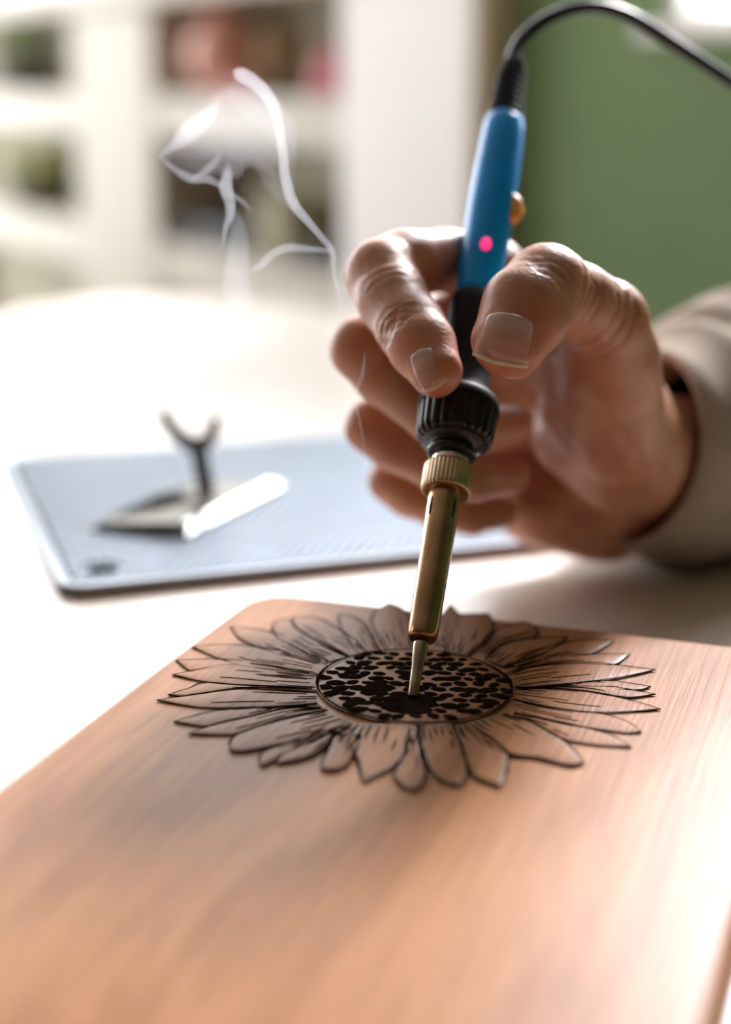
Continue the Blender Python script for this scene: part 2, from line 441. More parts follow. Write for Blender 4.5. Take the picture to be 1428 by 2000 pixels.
def plant(label, px, py_top, wpx, v_off, z_base, m, seed):
    u, v, zb, zt = shelf_pt(px, py_top, v_off, z_base)
    root = empty('potted_plant', tuple(world_of(u, v, zb))); tag(root, label, 'plant')
    Zd = float(np.dot(world_of(u, v, zb) - CAM, FWD)); r = wpx / 2 * Zd / F; h = zt - zb
    lathe('pot', world_of(u, v, zb + 0.0005), ZA, [(h*.42*s, r*.7*k) for s, k in POT], M_pot, root, n=28)
    rg = random.Random(seed); V, Fc = [], []
    for i in range(70):
        t = rg.uniform(0, 6.28); rr = r*rg.uniform(.1, .95); hh = h*rg.uniform(.45, 1)
        c = world_of(u + math.cos(t)*rr, v + math.sin(t)*rr*0.6, zb + hh)
        d = nrm([rg.uniform(-1, 1), rg.uniform(-1, 1), rg.uniform(-.3, .9)]); s = nrm(np.cross(d, [rg.random(), rg.random(), rg.random()+.1]))
        n = np.cross(d, s); l = r*rg.uniform(.3, .5); w = l*.32; k = len(V)
        V += [c - d*l/2, c + s*w + n*w*.2, c + d*l/2, c - s*w + n*w*.2, c - n*w*.15]
        Fc += [(k, k+1, k+4), (k+1, k+2, k+4), (k+2, k+3, k+4), (k+3, k, k+4)]
    mesh('foliage', V, Fc, m, root)
    st = world_of(u, v, zb + h*.3)
    tube('stem', [st, st + ZA*h*.25, st + ZA*h*.45], [r*.05, r*.045, r*.03], m, root, n=8)
plant('leafy green plant in a dark pot on the upper shelf at far left', 35, 15, 190, 0.085, tops[0], M_leaf, 3)
plant('olive green plant in a dark pot on the lower shelf at left', 75, 285, 200, 0.085, tops[1], M_leaf2, 5)

# ------------------------------------------------------------------ the table
ZT = Z_TABLE
far = [on(px, py, ZT) for px, py in ((-40, 622), (60, 600), (200, 583), (350, 578), (500, 582), (600, 595), (670, 612))]
pts = [np.array([far[0][0] - 0.10, far[0][1] - 0.30, ZT])] + far + [
    np.array([0.20, far[-1][1] - 0.30, ZT]), np.array([0.36, 0.45, ZT]), np.array([0.42, 0.0, ZT]), np.array([0.36, -0.34, ZT]), np.array([0.1, -0.52, ZT]),
    np.array([-0.25, -0.50, ZT]), np.array([-0.46, -0.25, ZT]), np.array([-0.52, 0.2, ZT])]
outline = catmull(pts + [pts[0]], 120)[:-1]
cen = outline.mean(0)
table = empty('table', (cen[0], cen[1], Z_FLOOR)); tag(table, 'pale glossy wooden table with a rounded end under the board and mat', 'table')
rings = []
for dz, ins in ((-0.028, .006), (-0.024, 0), (-0.006, 0), (-0.002, .0015), (0, .005)):
    d = outline - cen; l = np.linalg.norm(d, axis=1, keepdims=True)
    rings.append(cen + d * (1 - ins / l) + np.array([0, 0, dz]))
V, Fc = loft(rings)
autosmooth(mesh('tabletop', V, Fc, M_table, table), 40)
for k in range(4):
    t = math.radians(45 + 90*k)
    tp = np.array([cen[0] + 0.28*math.cos(t), cen[1] + 0.5*math.sin(t), ZT - 0.028]); bt = np.array([tp[0] + .05*math.cos(t), tp[1] + .05*math.sin(t), Z_FLOOR])
    tube('leg', [bt, (bt+tp)/2, tp], [.014, .02, .024], M_table, table, n=20)

# ------------------------------------------------------------------ the wooden board
cA, cB = on(440, 1200, 0), on(0, 1530, 0)
E2 = nrm(cA - cB)                                    # along the length, away from the camera
E1 = np.array([E2[1], -E2[0], 0])                    # across, to the right
cC = on(1428, 1250, 0)
vback = max(np.dot(on(520, 1160, 0), E2), np.dot(cC, E2)) * 0.5 + min(np.dot(on(520, 1160, 0), E2), np.dot(cC, E2)) * 0.5
uleft = np.dot(cA, E1); uright = uleft + 0.196; vfront = vback - 0.40
def bp(u, v, z): return E1*u + E2*v + np.array([0, 0, z])
def rrect(u0, u1, v0, v1, r, n=10):
    P = []
    for (cu, cv, a0) in ((u1-r, v1-r, 0), (u0+r, v1-r, 90), (u0+r, v0+r, 180), (u1-r, v0+r, 270)):
        for k in range(n+1):
            a = math.radians(a0 + 90*k/n); P.append((cu + r*math.cos(a), cv + r*math.sin(a)))
    return P
rings = []
TH = 0.0175; ER = 0.004
prof = [(ER, -TH), (ER*.3, -TH + ER*.3), (0, -TH + ER)] + [(ER - ER*math.cos(math.radians(a)), -ER + ER*math.sin(math.radians(a))) for a in (0, 22, 45, 67, 90)]
for ins, z in prof:
    rings.append(np.array([bp(u, v, z) for u, v in rrect(uleft + ins, uright - ins, vfront + ins, vback - ins, 0.016 - ins)]))
V, Fc = loft(rings)
board = autosmooth(mesh('wooden_board', V, Fc, M_board), 40)
tag(board, 'brown wooden board with a sunflower burnt into its surface', 'board')

# --- the burnt sunflower: one petal = one part, its scorched outline a sub-part
DC = (on(618, 1338, 0) + on(1003, 1345, 0)) / 2
DU = (on(1003, 1345, 0) - on(618, 1338, 0)) / 2
DVv = (on(800, 1273, 0) - on(815, 1419, 0)) / 2
DC = DC * 0.5 + (on(800, 1273, 0) + on(815, 1419, 0)) / 4
PETALS = [   # (side A base -> tip, side B base -> tip, line width mm, darkness)
 ([(690,1275),(672,1240),(662,1215),(660,1199)], [(745,1272),(732,1252),(715,1222),(690,1205),(660,1199)], .7, .30),
 ([(850,1262),(856,1215),(880,1180)], [(905,1262),(910,1220),(880,1180)], .6, .35),
 ([(754,1272),(738,1244),(726,1213),(732,1196),(760,1177)], [(812,1272),(808,1240),(800,1205),(785,1188),(760,1177)], .9, .30),
 ([(870,1278),(868,1245),(875,1215),(895,1201),(953,1199)], [(917,1283),(934,1269),(956,1250),(965,1219),(953,1199)], .9, .35),
 ([(930,1272),(955,1240),(984,1225),(1020,1216),(1043,1222)], [(955,1280),(1000,1256),(1041,1247),(1052,1236),(1043,1222)], 1.1, .40),
 ([(720,1276),(690,1248),(633,1213),(600,1206),(569,1205)], [(680,1285),(621,1254),(585,1232),(574,1224),(569,1205)], .7, .20),
 ([(640,1292),(575,1252),(529,1236),(490,1229),(449,1225)], [(628,1305),(560,1286),(521,1272),(470,1250),(449,1225)], .7, .16),
 ([(640,1294),(567,1267),(538,1243),(531,1224),(540,1212)], [(684,1284),(621,1254),(585,1232),(562,1211),(540,1212)], .8, .18),
 ([(620,1318),(520,1296),(424,1289),(383,1290),(343,1291)], [(620,1326),(480,1322),(400,1316),(371,1312),(343,1291)], .45, .10),
 ([(638,1298),(586,1279),(538,1271),(479,1262),(419,1261),(374,1265)], [(629,1322),(538,1312),(479,1304),(433,1290),(407,1280),(374,1265)], .5, .12),
 ([(620,1345),(476,1340),(402,1335),(366,1347),(328,1359)], [(618,1356),(476,1348),(395,1357),(360,1362),(328,1359)], .6, .10),
 ([(620,1320),(538,1313),(455,1301),(395,1308),(336,1320)], [(618,1350),(562,1347),(467,1341),(395,1333),(336,1320)], .45, .12),
 ([(622,1378),(490,1385),(424,1390),(383,1399),(338,1412)], [(630,1386),(562,1386),(490,1402),(431,1416),(395,1421),(338,1412)], .5, .22),
 ([(618,1354),(560,1350),(476,1346),(395,1356),(306,1370)], [(619,1376),(562,1381),(490,1384),(407,1385),(360,1380),(306,1370)], .5, .12),
 ([(630,1384),(562,1386),(490,1401),(431,1413),(367,1436)], [(640,1391),(562,1406),(490,1428),(455,1437),(419,1438),(367,1436)], .6, .24),
 ([(1005,1396),(1055,1405),(1150,1425),(1198,1440),(1234,1462)], [(1000,1402),(1062,1426),(1103,1447),(1150,1456),(1190,1460),(1234,1462)], .5, .10),
 ([(1003,1370),(1055,1381),(1127,1392),(1174,1396),(1225,1412),(1254,1433)], [(1005,1395),(1090,1415),(1174,1428),(1222,1434),(1254,1433)], .45, .08),
 ([(1003,1345),(1055,1345),(1127,1350),(1186,1359),(1246,1374),(1291,1388)], [(1003,1368),(1055,1380),(1115,1390),(1162,1394),(1222,1393),(1291,1388)], .5, .14),
 ([(1005,1346),(1090,1342),(1181,1332),(1222,1336),(1272,1344)], [(1005,1352),(1100,1346),(1198,1350),(1248,1350),(1272,1344)], .4, .10),
 ([(1005,1346),(1055,1344),(1130,1336),(1165,1334),(1198,1344),(1246,1352),(1281,1359)], [(1005,1352),(1055,1347),(1127,1351),(1174,1358),(1230,1365),(1281,1359)], .5, .16),
 ([(1000,1300),(1060,1268),(1139,1252),(1174,1252),(1200,1254)], [(1010,1306),(1080,1290),(1130,1284),(1160,1278),(1200,1254)], .7, .28),
 ([(1000,1308),(1060,1288),(1103,1282),(1174,1280),(1231,1280)], [(1000,1316),(1060,1303),(1140,1299),(1198,1301),(1231,1280)], .5, .16),
 ([(984,1320),(1031,1306),(1103,1297),(1162,1297),(1222,1304),(1281,1311)], [(1005,1350),(1048,1344),(1103,1339),(1150,1334),(1198,1328),(1246,1319),(1281,1311)], .55, .16),
 ([(945,1290),(975,1266),(1010,1254),(1043,1250),(1089,1248),(1110,1247)], [(985,1306),(1008,1298),(1043,1285),(1084,1268),(1110,1247)], .9, .30),
 ([(640,1420),(560,1455),(518,1470),(506,1484),(509,1499)], [(650,1432),(585,1470),(548,1483),(525,1495),(509,1499)], .8, .25),
 ([(660,1425),(620,1445),(570,1468),(546,1480),(540,1495)], [(668,1436),(650,1446),(633,1464),(606,1481),(577,1489),(540,1495)], 1.0, .32),
 ([(640,1391),(610,1396),(538,1412),(479,1431),(452,1447),(448,1468)], [(690,1418),(650,1434),(577,1451),(516,1464),(470,1472),(448,1468)], 1.0, .22),
 ([(790,1440),(790,1475),(769,1515),(785,1538),(810,1548)], [(822,1440),(822,1480),(832,1512),(826,1535),(810,1548)], 1.0, .30),
 ([(670,1432),(652,1441),(646,1455),(634,1480),(626,1505)], [(705,1440),(700,1460),(690,1480),(675,1500),(650,1509),(626,1505)], 1.1, .34),
 ([(700,1418),(684,1440),(688,1468),(699,1490),(709,1531)], [(815,1420),(813,1448),(799,1471),(769,1500),(749,1512),(709,1531)], 1.1, .26),
 ([(885,1420),(900,1455),(911,1490),(928,1521),(978,1542)], [(930,1424),(960,1448),(990,1472),(990,1508),(978,1542)], 1.0, .34),
 ([(905,1418),(946,1448),(996,1477),(1049,1484),(1108,1498),(1143,1495)], [(985,1398),(1010,1406),(1034,1412),(1072,1433),(1108,1456),(1143,1495)], 1.0, .16),
 ([(819,1422),(824,1462),(840,1506),(866,1530),(896,1539)], [(884,1418),(899,1453),(909,1483),(912,1518),(896,1539)], 1.0, .24),
]
def ribbon(P3, widths, z, name, material, parent, closed=False):
    T = np.gradient(P3, axis=0); S = np.stack([-T[:, 1], T[:, 0], np.zeros(len(T))], 1)
    S /= np.maximum(np.linalg.norm(S, axis=1, keepdims=True), 1e-9)
    V = []; Fc = []
    for p, s, w in zip(P3, S, widths):
        b = np.array([p[0], p[1], 0])
        V += [b - s*w/2 + [0, 0, z - 0.00012], b - s*w*.25 + [0, 0, z + 0.00004], b + [0, 0, z - 0.00002], b + s*w*.25 + [0, 0, z + 0.00004], b + s*w/2 + [0, 0, z - 0.00012]]
    for i in range(len(P3) - 1):
        for j in range(4):
            Fc.append((i*5 + j, i*5 + j + 1, (i+1)*5 + j + 1, (i+1)*5 + j))
    return mesh(name, V, Fc, material, parent)
def set_burn(o, vals):
    a = o.data.attributes.new('burn', 'FLOAT', 'POINT'); a.data.foreach_set('value', np.asarray(vals, np.float32))
for i, (A, B, lw, dk) in enumerate(PETALS):
    z = 0.00025 + 0.000018 * i
    N = 44
    a3 = catmull([on(x, y, 0) for x, y in A], N); b3 = catmull([on(x, y, 0) for x, y in B], N)
    us = np.array([0, .03, .08, .15, .24, .34, .44, .5, .56, .66, .76, .85, .92, .97, 1])
    V, burn = [], []
    ph = rng.uniform(0, 6, 6)
    for k in range(N):
        t = k / (N - 1); w = np.linalg.norm(a3[k] - b3[k])
        for u in us:
            p = a3[k] * (1-u) + b3[k] * u
            dome = math.sin(math.pi*u)**.5
            vein = max(0, math.sin(u*19 + ph[0] + 2*math.sin(t*3 + ph[1])) - .35) * max(0, 1 - t/(.45 + .25*math.sin(u*9 + ph[2])))
            V.append(np.array([p[0], p[1], z - 0.00028*(1 - dome) + 0.00012*dome]))
            edge = math.exp(-min(u, 1-u) * w / (0.0011*lw + 0.0004))
            tipd = max(0, (t - .82) / .18) ** 1.5
            burn.append(min(1, dk*.18 + .55*vein*dk*3 + edge*.55 + tipd*.5*dk*2 + .35*max(0, 1 - t/.14)))
    m = len(us)
    Fc = [(k*m+j, k*m+j+1, (k+1)*m+j+1, (k+1)*m+j) for k in range(N-1) for j in range(m-1)]
    pet = mesh('petal', V, Fc, M_board, board); set_burn(pet, burn)
    def lwid(n, seed):
        x = np.linspace(0, 1, n)
        return MM * lw * .85 * (0.55 + 0.35*np.sin(x*9 + seed) * np.sin(x*23 + 2*seed) + 0.25*np.sin(math.pi*x)) * np.clip((1 - x)*14, .25, 1)
    path = np.vstack([a3, b3[::-1][1:]])
    wd = np.concatenate([lwid(N, ph[3]), lwid(N, ph[4])[::-1][1:]])
    ribbon(path, wd, z + 0.00006, 'scorched_outline', M_burn, pet)
    for q in range(6):                                       # short vein strokes from the base
        u0 = .12 + .15*q + rng.uniform(-.05, .05); t0 = rng.uniform(.0, .10) + (.25 if q == 4 else 0); t1 = t0 + rng.uniform(.10, .38)
        idx = np.arange(int(t0*(N-1)), int(t1*(N-1)) + 2)
        vp = np.array([a3[k]*(1-u0) + b3[k]*u0 for k in idx])
        ribbon(vp, MM*lw*.55*np.sin(np.linspace(.25, math.pi, len(idx)))**1.0 + 1e-5, z + 0.00022, 'vein_stroke', M_burn, pet)

# the seed head: base, ring, seeds
ZD = 0.0011
nr, na = 9, 72
V = [DC + [0, 0, ZD]]; burn = [.35]
for i in range(1, nr + 1):
    for j in range(na):
        t = 2*math.pi*j/na; r = i / nr
        p = DC + DU*r*math.cos(t) + DVv*r*math.sin(t)
        V.append(np.array([p[0], p[1], ZD if i < nr else ZD - 0.0006])); burn.append(.07 + .16*(1 - r) + rng.uniform(-.05, .1) + (.25 if i >= nr - 1 else 0))
Fc = [(0, 1 + j, 1 + (j+1) % na) for j in range(na)] + [(1+(i-1)*na+j, 1+i*na+j, 1+i*na+(j+1) % na, 1+(i-1)*na+(j+1) % na) for i in range(1, nr) for j in range(na)]
disc = mesh('seed_head', V, Fc, M_board, board); set_burn(disc, burn)
tt = np.linspace(0, 2*math.pi, 140)
ribbon(np.array([DC + DU*math.cos(t)*.985 + DVv*math.sin(t)*.985 for t in tt]), MM*(0.9 + .5*np.sin(tt*5)*np.sin(tt*2+1)), ZD + 0.0001, 'scorched_ring', M_burn, disc)
# seeds, each its own part; three alike meshes shared
seed_me = []
for k in range(4):
    V = []; rg = np.random.default_rng(k); nn = 12
    lob = 1 + .16*np.sin(np.arange(nn)*2*math.pi/nn*2 + k) + rg.uniform(-.12, .12, nn)
    for rr, zz in ((1.0, 0), (.85, .00022), (.45, .00026)):
        for j in range(nn):
            a = 2*math.pi*j/nn; V.append((rr*lob[j]*math.cos(a), rr*lob[j]*math.sin(a), zz*1000))
    V.append((0, 0, .2)); Fc = []
    for i in range(2):
        for j in range(nn): Fc.append((i*nn+j, i*nn+(j+1) % nn, (i+1)*nn+(j+1) % nn, (i+1)*nn+j))
    for j in range(nn): Fc.append((2*nn+j, 2*nn+(j+1) % nn, 3*nn))
    me = bpy.data.meshes.new('seed_mark'); me.from_pydata(V, [], Fc); me.materials.append(M_seed)
    me.polygons.foreach_set('use_smooth', [True]*len(me.polygons)); seed_me.append(me)
nseed = 0
rowsp = 0.0043
Ru, Rv = np.linalg.norm(DU), np.linalg.norm(DVv)
for i in range(-11, 12):
    for j in range(-11, 12):
        x = (j + (.5 if i % 2 else 0)) * 0.0050 + rng.normal(0, .0006); y = i * rowsp + rng.normal(0, .0005)
        rn = math.hypot(x / Ru, y / Rv)
        if rn > .945: continue
        s = rng.uniform(.0014, .0023) * (1.12 if y < 0 else 1.0)
        o = bpy.data.objects.new('seed_mark', seed_me[nseed % 4]); COL.objects.link(o); o.parent = disc
        p = DC + nrm(DU)*x + nrm(DVv)*y
        o.location = (p[0], p[1], ZD + 0.00002 + 0.00001*(nseed % 7))
        o.rotation_euler = (0, 0, rng.normal(0, .35)); o.scale = (s*rng.uniform(1.0, 1.35), s*rng.uniform(.8, 1.1), .001)
        nseed += 1
# charred patch where the hot tip is working
def blot(px, py, rx, ry, name, seed):
    rg = np.random.default_rng(seed); c = on(px, py, 0); n = 30; V = [np.array([c[0], c[1], ZD + .00042])]
    for rr, zz in ((.6, .0004), (1, .0001)):
        for j in range(n):
            a = 2*math.pi*j/n; k = rr*(1 + .2*math.sin(3*a + seed) + rg.uniform(-.12, .12))
            V.append(np.array([c[0] + rx*k*math.cos(a), c[1] + ry*k*math.sin(a), ZD + zz]))
    Fc = [(0, 1+j, 1+(j+1) % n) for j in range(n)] + [(1+j, 1+n+j, 1+n+(j+1) % n, 1+(j+1) % n) for j in range(n)]
    mesh(name, V, Fc, M_burn, disc)
blot(812, 1379, .0055, .008, 'scorch_mark', 1)
blot(772, 1386, .005, .003, 'scorch_mark', 2)
blot(735, 1350, .0045, .004, 'scorch_mark', 3)

# ------------------------------------------------------------------ heat mat
TM = 0.0052; ZM = Z_TABLE + TM
mA = on(118, 1150, ZM); mB = on(975, 1064, ZM)
G1 = nrm((mB - mA) * [1, 1, 0]); G2 = np.array([-G1[1], G1[0], 0])
mu0 = np.dot(mA, G1); mv0 = np.dot(mA, G2)
mv1 = np.dot(on(350, 868, ZM), G2); mu1 = mu0 + 0.27
def mp_(u, v, z): return G1*u + G2*v + np.array([0, 0, z])
M_mat = mat('silicone_mat', (0.44, 0.53, 0.63), rough=0.34, noise=(60, 0.06))
rings = []
for ins, z in ((.0006, ZM - .0016), (.0002, ZM - .0011), (.0002, ZM - .0006), (.0008, ZM), (.0048, ZM), (.0054, ZM - .0014)):
    rings.append(np.array([mp_(u, v, z) for u, v in rrect(mu0 + ins, mu1 - ins, mv0 + ins, mv1 - ins, 0.012 - ins)]))
V, Fc = loft(rings)
hmat = autosmooth(mesh('heat_mat', V, Fc, M_mat), 40)
tag(hmat, 'blue grey silicone work mat with raised dots and rim behind the board', 'mat')
M_mat_shade = mat('mat_side_shade', (0.15, 0.12, 0.09), rough=0.7, noise=(90, 0.15))  # brown paints shade onto the mat's side; the separate lower layer is made up
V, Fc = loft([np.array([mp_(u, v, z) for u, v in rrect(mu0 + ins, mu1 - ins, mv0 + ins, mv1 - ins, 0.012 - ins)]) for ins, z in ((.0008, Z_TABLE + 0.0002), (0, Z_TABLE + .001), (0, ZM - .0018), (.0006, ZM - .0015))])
autosmooth(mesh('shaded_mat_side', V, Fc, M_mat_shade, hmat), 40)
V, Fc = [], []
pit = 0.0056; row = 0
slot_c = on(200, 1112, ZM)
v = mv0 + .008
while v < mv1 - .007:
    u = mu0 + .008 + (pit/2 if row % 2 else 0)
    while u < mu1 - .007:
        p = mp_(u, v, ZM - .0008)
        if np.hypot(*(p - slot_c)[:2]) > .010:
            k = len(V)
            for rr, zz in ((.0025, -.0006), (.0021, .0013)):
                for a in range(4):
                    V.append(p + G1*rr*math.cos(a*math.pi/2) + G2*rr*math.sin(a*math.pi/2) + [0, 0, zz])
            Fc += [(k+a, k+(a+1) % 4, k+4+(a+1) % 4, k+4+a) for a in range(4)] + [(k+4, k+5, k+6, k+7)]
        u += pit
    v += pit*.75; row += 1
me = bpy.data.meshes.new('raised_dots'); me.from_pydata([tuple(x) for x in V], [], Fc)
tag(link('raised_dots', me, M_mat, hmat), kind='stuff')
M_slot = mat('slot_dark', (0.03, 0.028, 0.025), rough=0.8, noise=(50, .2))
sl = nrm(on(230, 1112, ZM) - on(170, 1112, ZM))
tube('slot', [slot_c - sl*.0052 + [0, 0, -.0009], slot_c + [0, 0, -.0009], slot_c + sl*.0052 + [0, 0, -.0009]], [.0018, .0019, .0018], M_slot, hmat, n=14, hint=(0, 0, 1))
rim_ring = [np.array([slot_c + sl*.0085*math.cos(t)*k + np.array([-sl[1], sl[0], 0])*.0055*math.sin(t)*k + [0, 0, dz] for t in np.linspace(0, 2*math.pi, 40, endpoint=False)]) for k, dz in ((1, -.0008), (.97, .0001), (.86, .0001), (.82, -.0008))]
V, Fc = loft(rim_ring, cap=False); mesh('slot_rim', V, Fc, M_mat, hmat)

# ------------------------------------------------------------------ iron stand
M_steel = mat('bright_steel', (0.62, 0.60, 0.57), rough=0.12, metal=1.0, noise=(80, .06))
M_iron = mat('dull_steel', (0.14, 0.125, 0.105), rough=0.45, metal=1.0, noise=(80, .1))
stand_at = on(370, 1010, ZM)
stand = empty('iron_stand', tuple(stand_at)); tag(stand, 'small folded metal iron stand with a U shaped fork on the grey mat', 'stand')
zb = ZM + .0007
sA, sB, sC = on(176, 1034, zb), on(362, 1052, zb), on(556, 952, zb)
sD = sA + (sC - sB)
def plate(name, quad, th, m=None):
    m = m or M_iron
    q = [np.asarray(p, float) for p in quad]; n = nrm(np.cross(q[1]-q[0], q[-1]-q[0]))
    k = len(q); V = q + [p - n*th for p in q]
    Fc = [tuple(range(k)), tuple(range(2*k-1, k-1, -1))] + [(i, k+i, k+(i+1) % k, (i+1) % k) for i in range(k)]
    return mesh(name, V, Fc, m, stand, smooth=False)
plate('base_plate', [sA, sB, sC, sD], -.0007)
outw = nrm(np.cross(sB - sA, [0, 0, 1])); outr = nrm(np.cross(sC - sB, [0, 0, 1]))
up = np.array([0, 0, 1.0])
plate('front_lip', [sA, sB, sB + up*.0062 - outw*.004, sA*.9 + sB*.1 + up*.003 - outw*.002], .0008)
# the long side lip leans so that it mirrors the window
lipw = .0085
plate('side_lip', [sB + up*.0012, sC + up*.0012, sC + up*.0030 - outr*lipw, sB + up*.0030 - outr*lipw], .0008, M_steel)
# post with fork
pb = on(408, 966, ZM + .001); 
Zp = float(np.dot(pb - CAM, FWD))
ptop = at(386, 866, Zp)
xr = RIGHT
post_w = .0052
plate('post', [pb - xr*post_w*1.0, pb + xr*post_w*.6, ptop + xr*post_w*.75, ptop - xr*post_w*.75], .0011)
plate('post_foot', [pb - xr*post_w, pb + xr*post_w*.6, sB*.35 + sC*.65 - outr*.006 + up*.0012, sB*.65 + sC*.35 - outr*.016 + up*.0012], .0009)
fk = [(318, 803), (330, 830), (350, 853), (378, 868), (402, 862), (417, 843), (421, 815)]
fpts = catmull([at(x, y, Zp) for x, y in fk], 36)
T = np.gradient(fpts, axis=0); vd = nrm(FWD)
V = []; Fc = []
for i, (p, t) in enumerate(zip(fpts, T)):
    s = nrm(np.cross(vd, t)); w = .0024 + .0012*math.sin(math.pi*i/35)
    for a, b in ((-1, -1), (1, -1), (1, 1), (-1, 1)):
        V.append(p + s*w*a + vd*.0006*b)
for i in range(35):
    for j in range(4): Fc.append((i*4+j, i*4+(j+1) % 4, (i+1)*4+(j+1) % 4, (i+1)*4+j))
Fc += [(0, 1, 2, 3), (140, 141, 142, 143)]
mesh('fork', V, Fc, M_iron, stand, smooth=False)
# left leaning wing behind the plate
plate('wing', [sA*.8 + sD*.2 + up*.0008, sA*.25 + sD*.75 + up*.0008, pb - xr*.004 + up*.004, on(300, 992, ZM) + up*.005], .0008)

# ------------------------------------------------------------------ the burning pen
P_TIP = on(806, 1362, ZD + .0003)
P_TOP = at(1004, 125, 0.598)
PAX = nrm(P_TOP - P_TIP); PLEN = np.linalg.norm(P_TOP - P_TIP)
def proj(p):
    d = p - CAM; Z = np.dot(d, FWD)
    return 714 + F*np.dot(d, RIGHT)/Z, 1000 - F*np.dot(d, UP)/Z, Z
def s_y(py):
    lo, hi = -.02, PLEN + .02
    for _ in range(50):
        m = (lo+hi)/2
        if proj(P_TIP + PAX*m)[1] > py: lo = m
        else: hi = m
    return (lo+hi)/2
def pr(py, wpx):                       # (s, r) from a pixel row on the axis and a pixel width
    s = s_y(py); Z = proj(P_TIP + PAX*s)[2]
    return (s, wpx/2*Z/F)
pen = empty('burning_pen', tuple(P_TIP)); tag(pen, 'blue handled wood burning pen with brass collar touching the sunflower', 'burning pen')
M_brass = mat('heat_tinted_brass', (0.44, 0.28, 0.15), rough=0.22, metal=1.0, noise=(55, .35), bump=(200, .1, .0003))
M_nut = mat('brass_nut', (0.56, 0.42, 0.27), rough=0.33, metal=1.0, noise=(200, .15))
M_tip = mat('worn_steel_tip', (0.42, 0.34, 0.24), rough=0.25, metal=1.0, noise=(120, .3))
M_blackp = mat('black_plastic', (0.010, 0.010, 0.011), rough=0.25, spec=.35, noise=(200, .2))
M_rubber = mat('black_grip_rubber', (0.006, 0.006, 0.007), rough=0.6, spec=.12, noise=(200, .2))
M_blue = mat('blue_translucent_plastic', (0.0, 0.31, 0.86), rough=0.28, spec=.22, noise=(60, .12))
M_dial = mat('orange_dial', (0.85, 0.42, 0.06), rough=0.4, noise=(60, .1))
M_led = mat('pink_indicator_lamp', (0.9, 0.05, 0.25), rough=0.4, emit=(1.0, 0.03, 0.22), estr=1.1, noise=(60, .05))
PH = (0, -1, 0.2)
lathe('tip', P_TIP, PAX, [(0, pr(1362, 19)[1]), (.0003, pr(1360, 22)[1]), pr(1330, 22), pr(1300, 24), pr(1285, 28), pr(1265, 31), pr(1235, 31)], M_tip, pen, n=28, hint=PH)
def barrel_prof():
    return [pr(1243, 26), pr(1252, 40), pr(1249, 52), pr(1240, 58), pr(1225, 60), pr(1150, 61.5), pr(1060, 63), pr(985, 64), pr(955, 64), pr(935, 64)]
bprof = barrel_prof(); bprof = [(max(bprof[1][0]+.0002*i, b[0]) if i > 1 else b[0], b[1]) for i, b in enumerate(bprof)]
bprof[0] = (bprof[1][0] + .0015, bprof[0][1])
_bs = []
for (s0_, r0_), (s1_, r1_) in zip(bprof[:-1], bprof[1:]):
    _k = 1 if s1_ - s0_ < .003 else 8
    _bs += [(s0_ + (s1_-s0_)*q/_k, r0_ + (r1_-r0_)*q/_k) for q in range(_k)]
bprof = _bs + [bprof[-1]]
barrel = lathe('barrel', P_TIP, PAX, bprof, M_brass, pen, n=40, hint=PH)
_s = np.repeat([q[0] for q in bprof], 40); _h = np.clip(1 - (_s - bprof[1][0]) / .013, 0, 1)
_a = barrel.data.attributes.new('heat', 'FLOAT', 'POINT'); _a.data.foreach_set('value', _h.astype(np.float32))
_nt = M_brass.node_tree; _b = _nt.nodes['Principled BSDF']; _old = _b.inputs['Base Color'].links[0].from_socket
_at = _nt.nodes.new('ShaderNodeAttribute'); _at.attribute_name = 'heat'
_mx = _nt.nodes.new('ShaderNodeMix'); _mx.data_type = 'RGBA'; _mx.inputs[7].default_value = (0.15, 0.085, 0.075, 1)
_nt.links.new(_at.outputs['Fac'], _mx.inputs[0]); _nt.links.new(_old, _mx.inputs[6]); _nt.links.new(_mx.outputs[2], _b.inputs['Base Color'])
pu, pv, _ = basis(PAX, PH)
toward = nrm(-FWD - PAX*np.dot(-FWD, PAX)); side = np.cross(PAX, toward)
if np.dot(side, RIGHT) < 0: side = -side
for ang in (-52, 40, 130, 220):
    d = toward*math.cos(math.radians(ang)) + side*math.sin(math.radians(ang))
    s0, r0 = pr(1000, 64)
    c0 = P_TIP + PAX*s0 + d*(r0 - .0004)
    tube('vent_slot', [c0 - PAX*.0032, c0, c0 + PAX*.0032], [.0006, .00075, .0006], M_slot, barrel, n=10)
def knurl(n, a):
    return lambda t, s, r: r*(1 + a*(1 if (t*n/(2*math.pi)) % 1 < .5 else -1)) if r > 0.004 else r
lathe('nut', P_TIP, PAX, [pr(962, 60), pr(964, 90), pr(959, 96), pr(956, 97), pr(918, 97), pr(914, 94), pr(910, 66)], M_nut, pen, n=144, hint=PH, mod=knurl(36, .018))
lathe('steel_ring', P_TIP, PAX, [pr(912, 72), pr(910, 74), pr(899, 74), pr(893, 70)], M_steel, pen, n=40, hint=PH)
coll = lathe('threaded_neck', P_TIP, PAX, [pr(895, 74), pr(894, 92), pr(889, 98), pr(883, 98), pr(880, 90), pr(872, 92), pr(868, 116), pr(862, 124), pr(858, 124), pr(850, 112)], M_blackp, pen, n=48, hint=PH)
lathe('collar', P_TIP, PAX, [pr(866, 110), pr(865, 132), pr(858, 143), pr(852, 148), pr(810, 152), pr(806, 154)], M_blackp, pen, n=128, hint=PH, mod=lambda t, s, r: r*(1 + .03*(1 if (t*24/(2*math.pi)) % 1 < .62 else -1)))
lathe('collar_rim', P_TIP, PAX, [pr(808, 150), pr(807, 159), pr(801, 162), pr(790, 158), pr(782, 148), pr(778, 120)], M_rubber, pen, n=48, hint=PH)
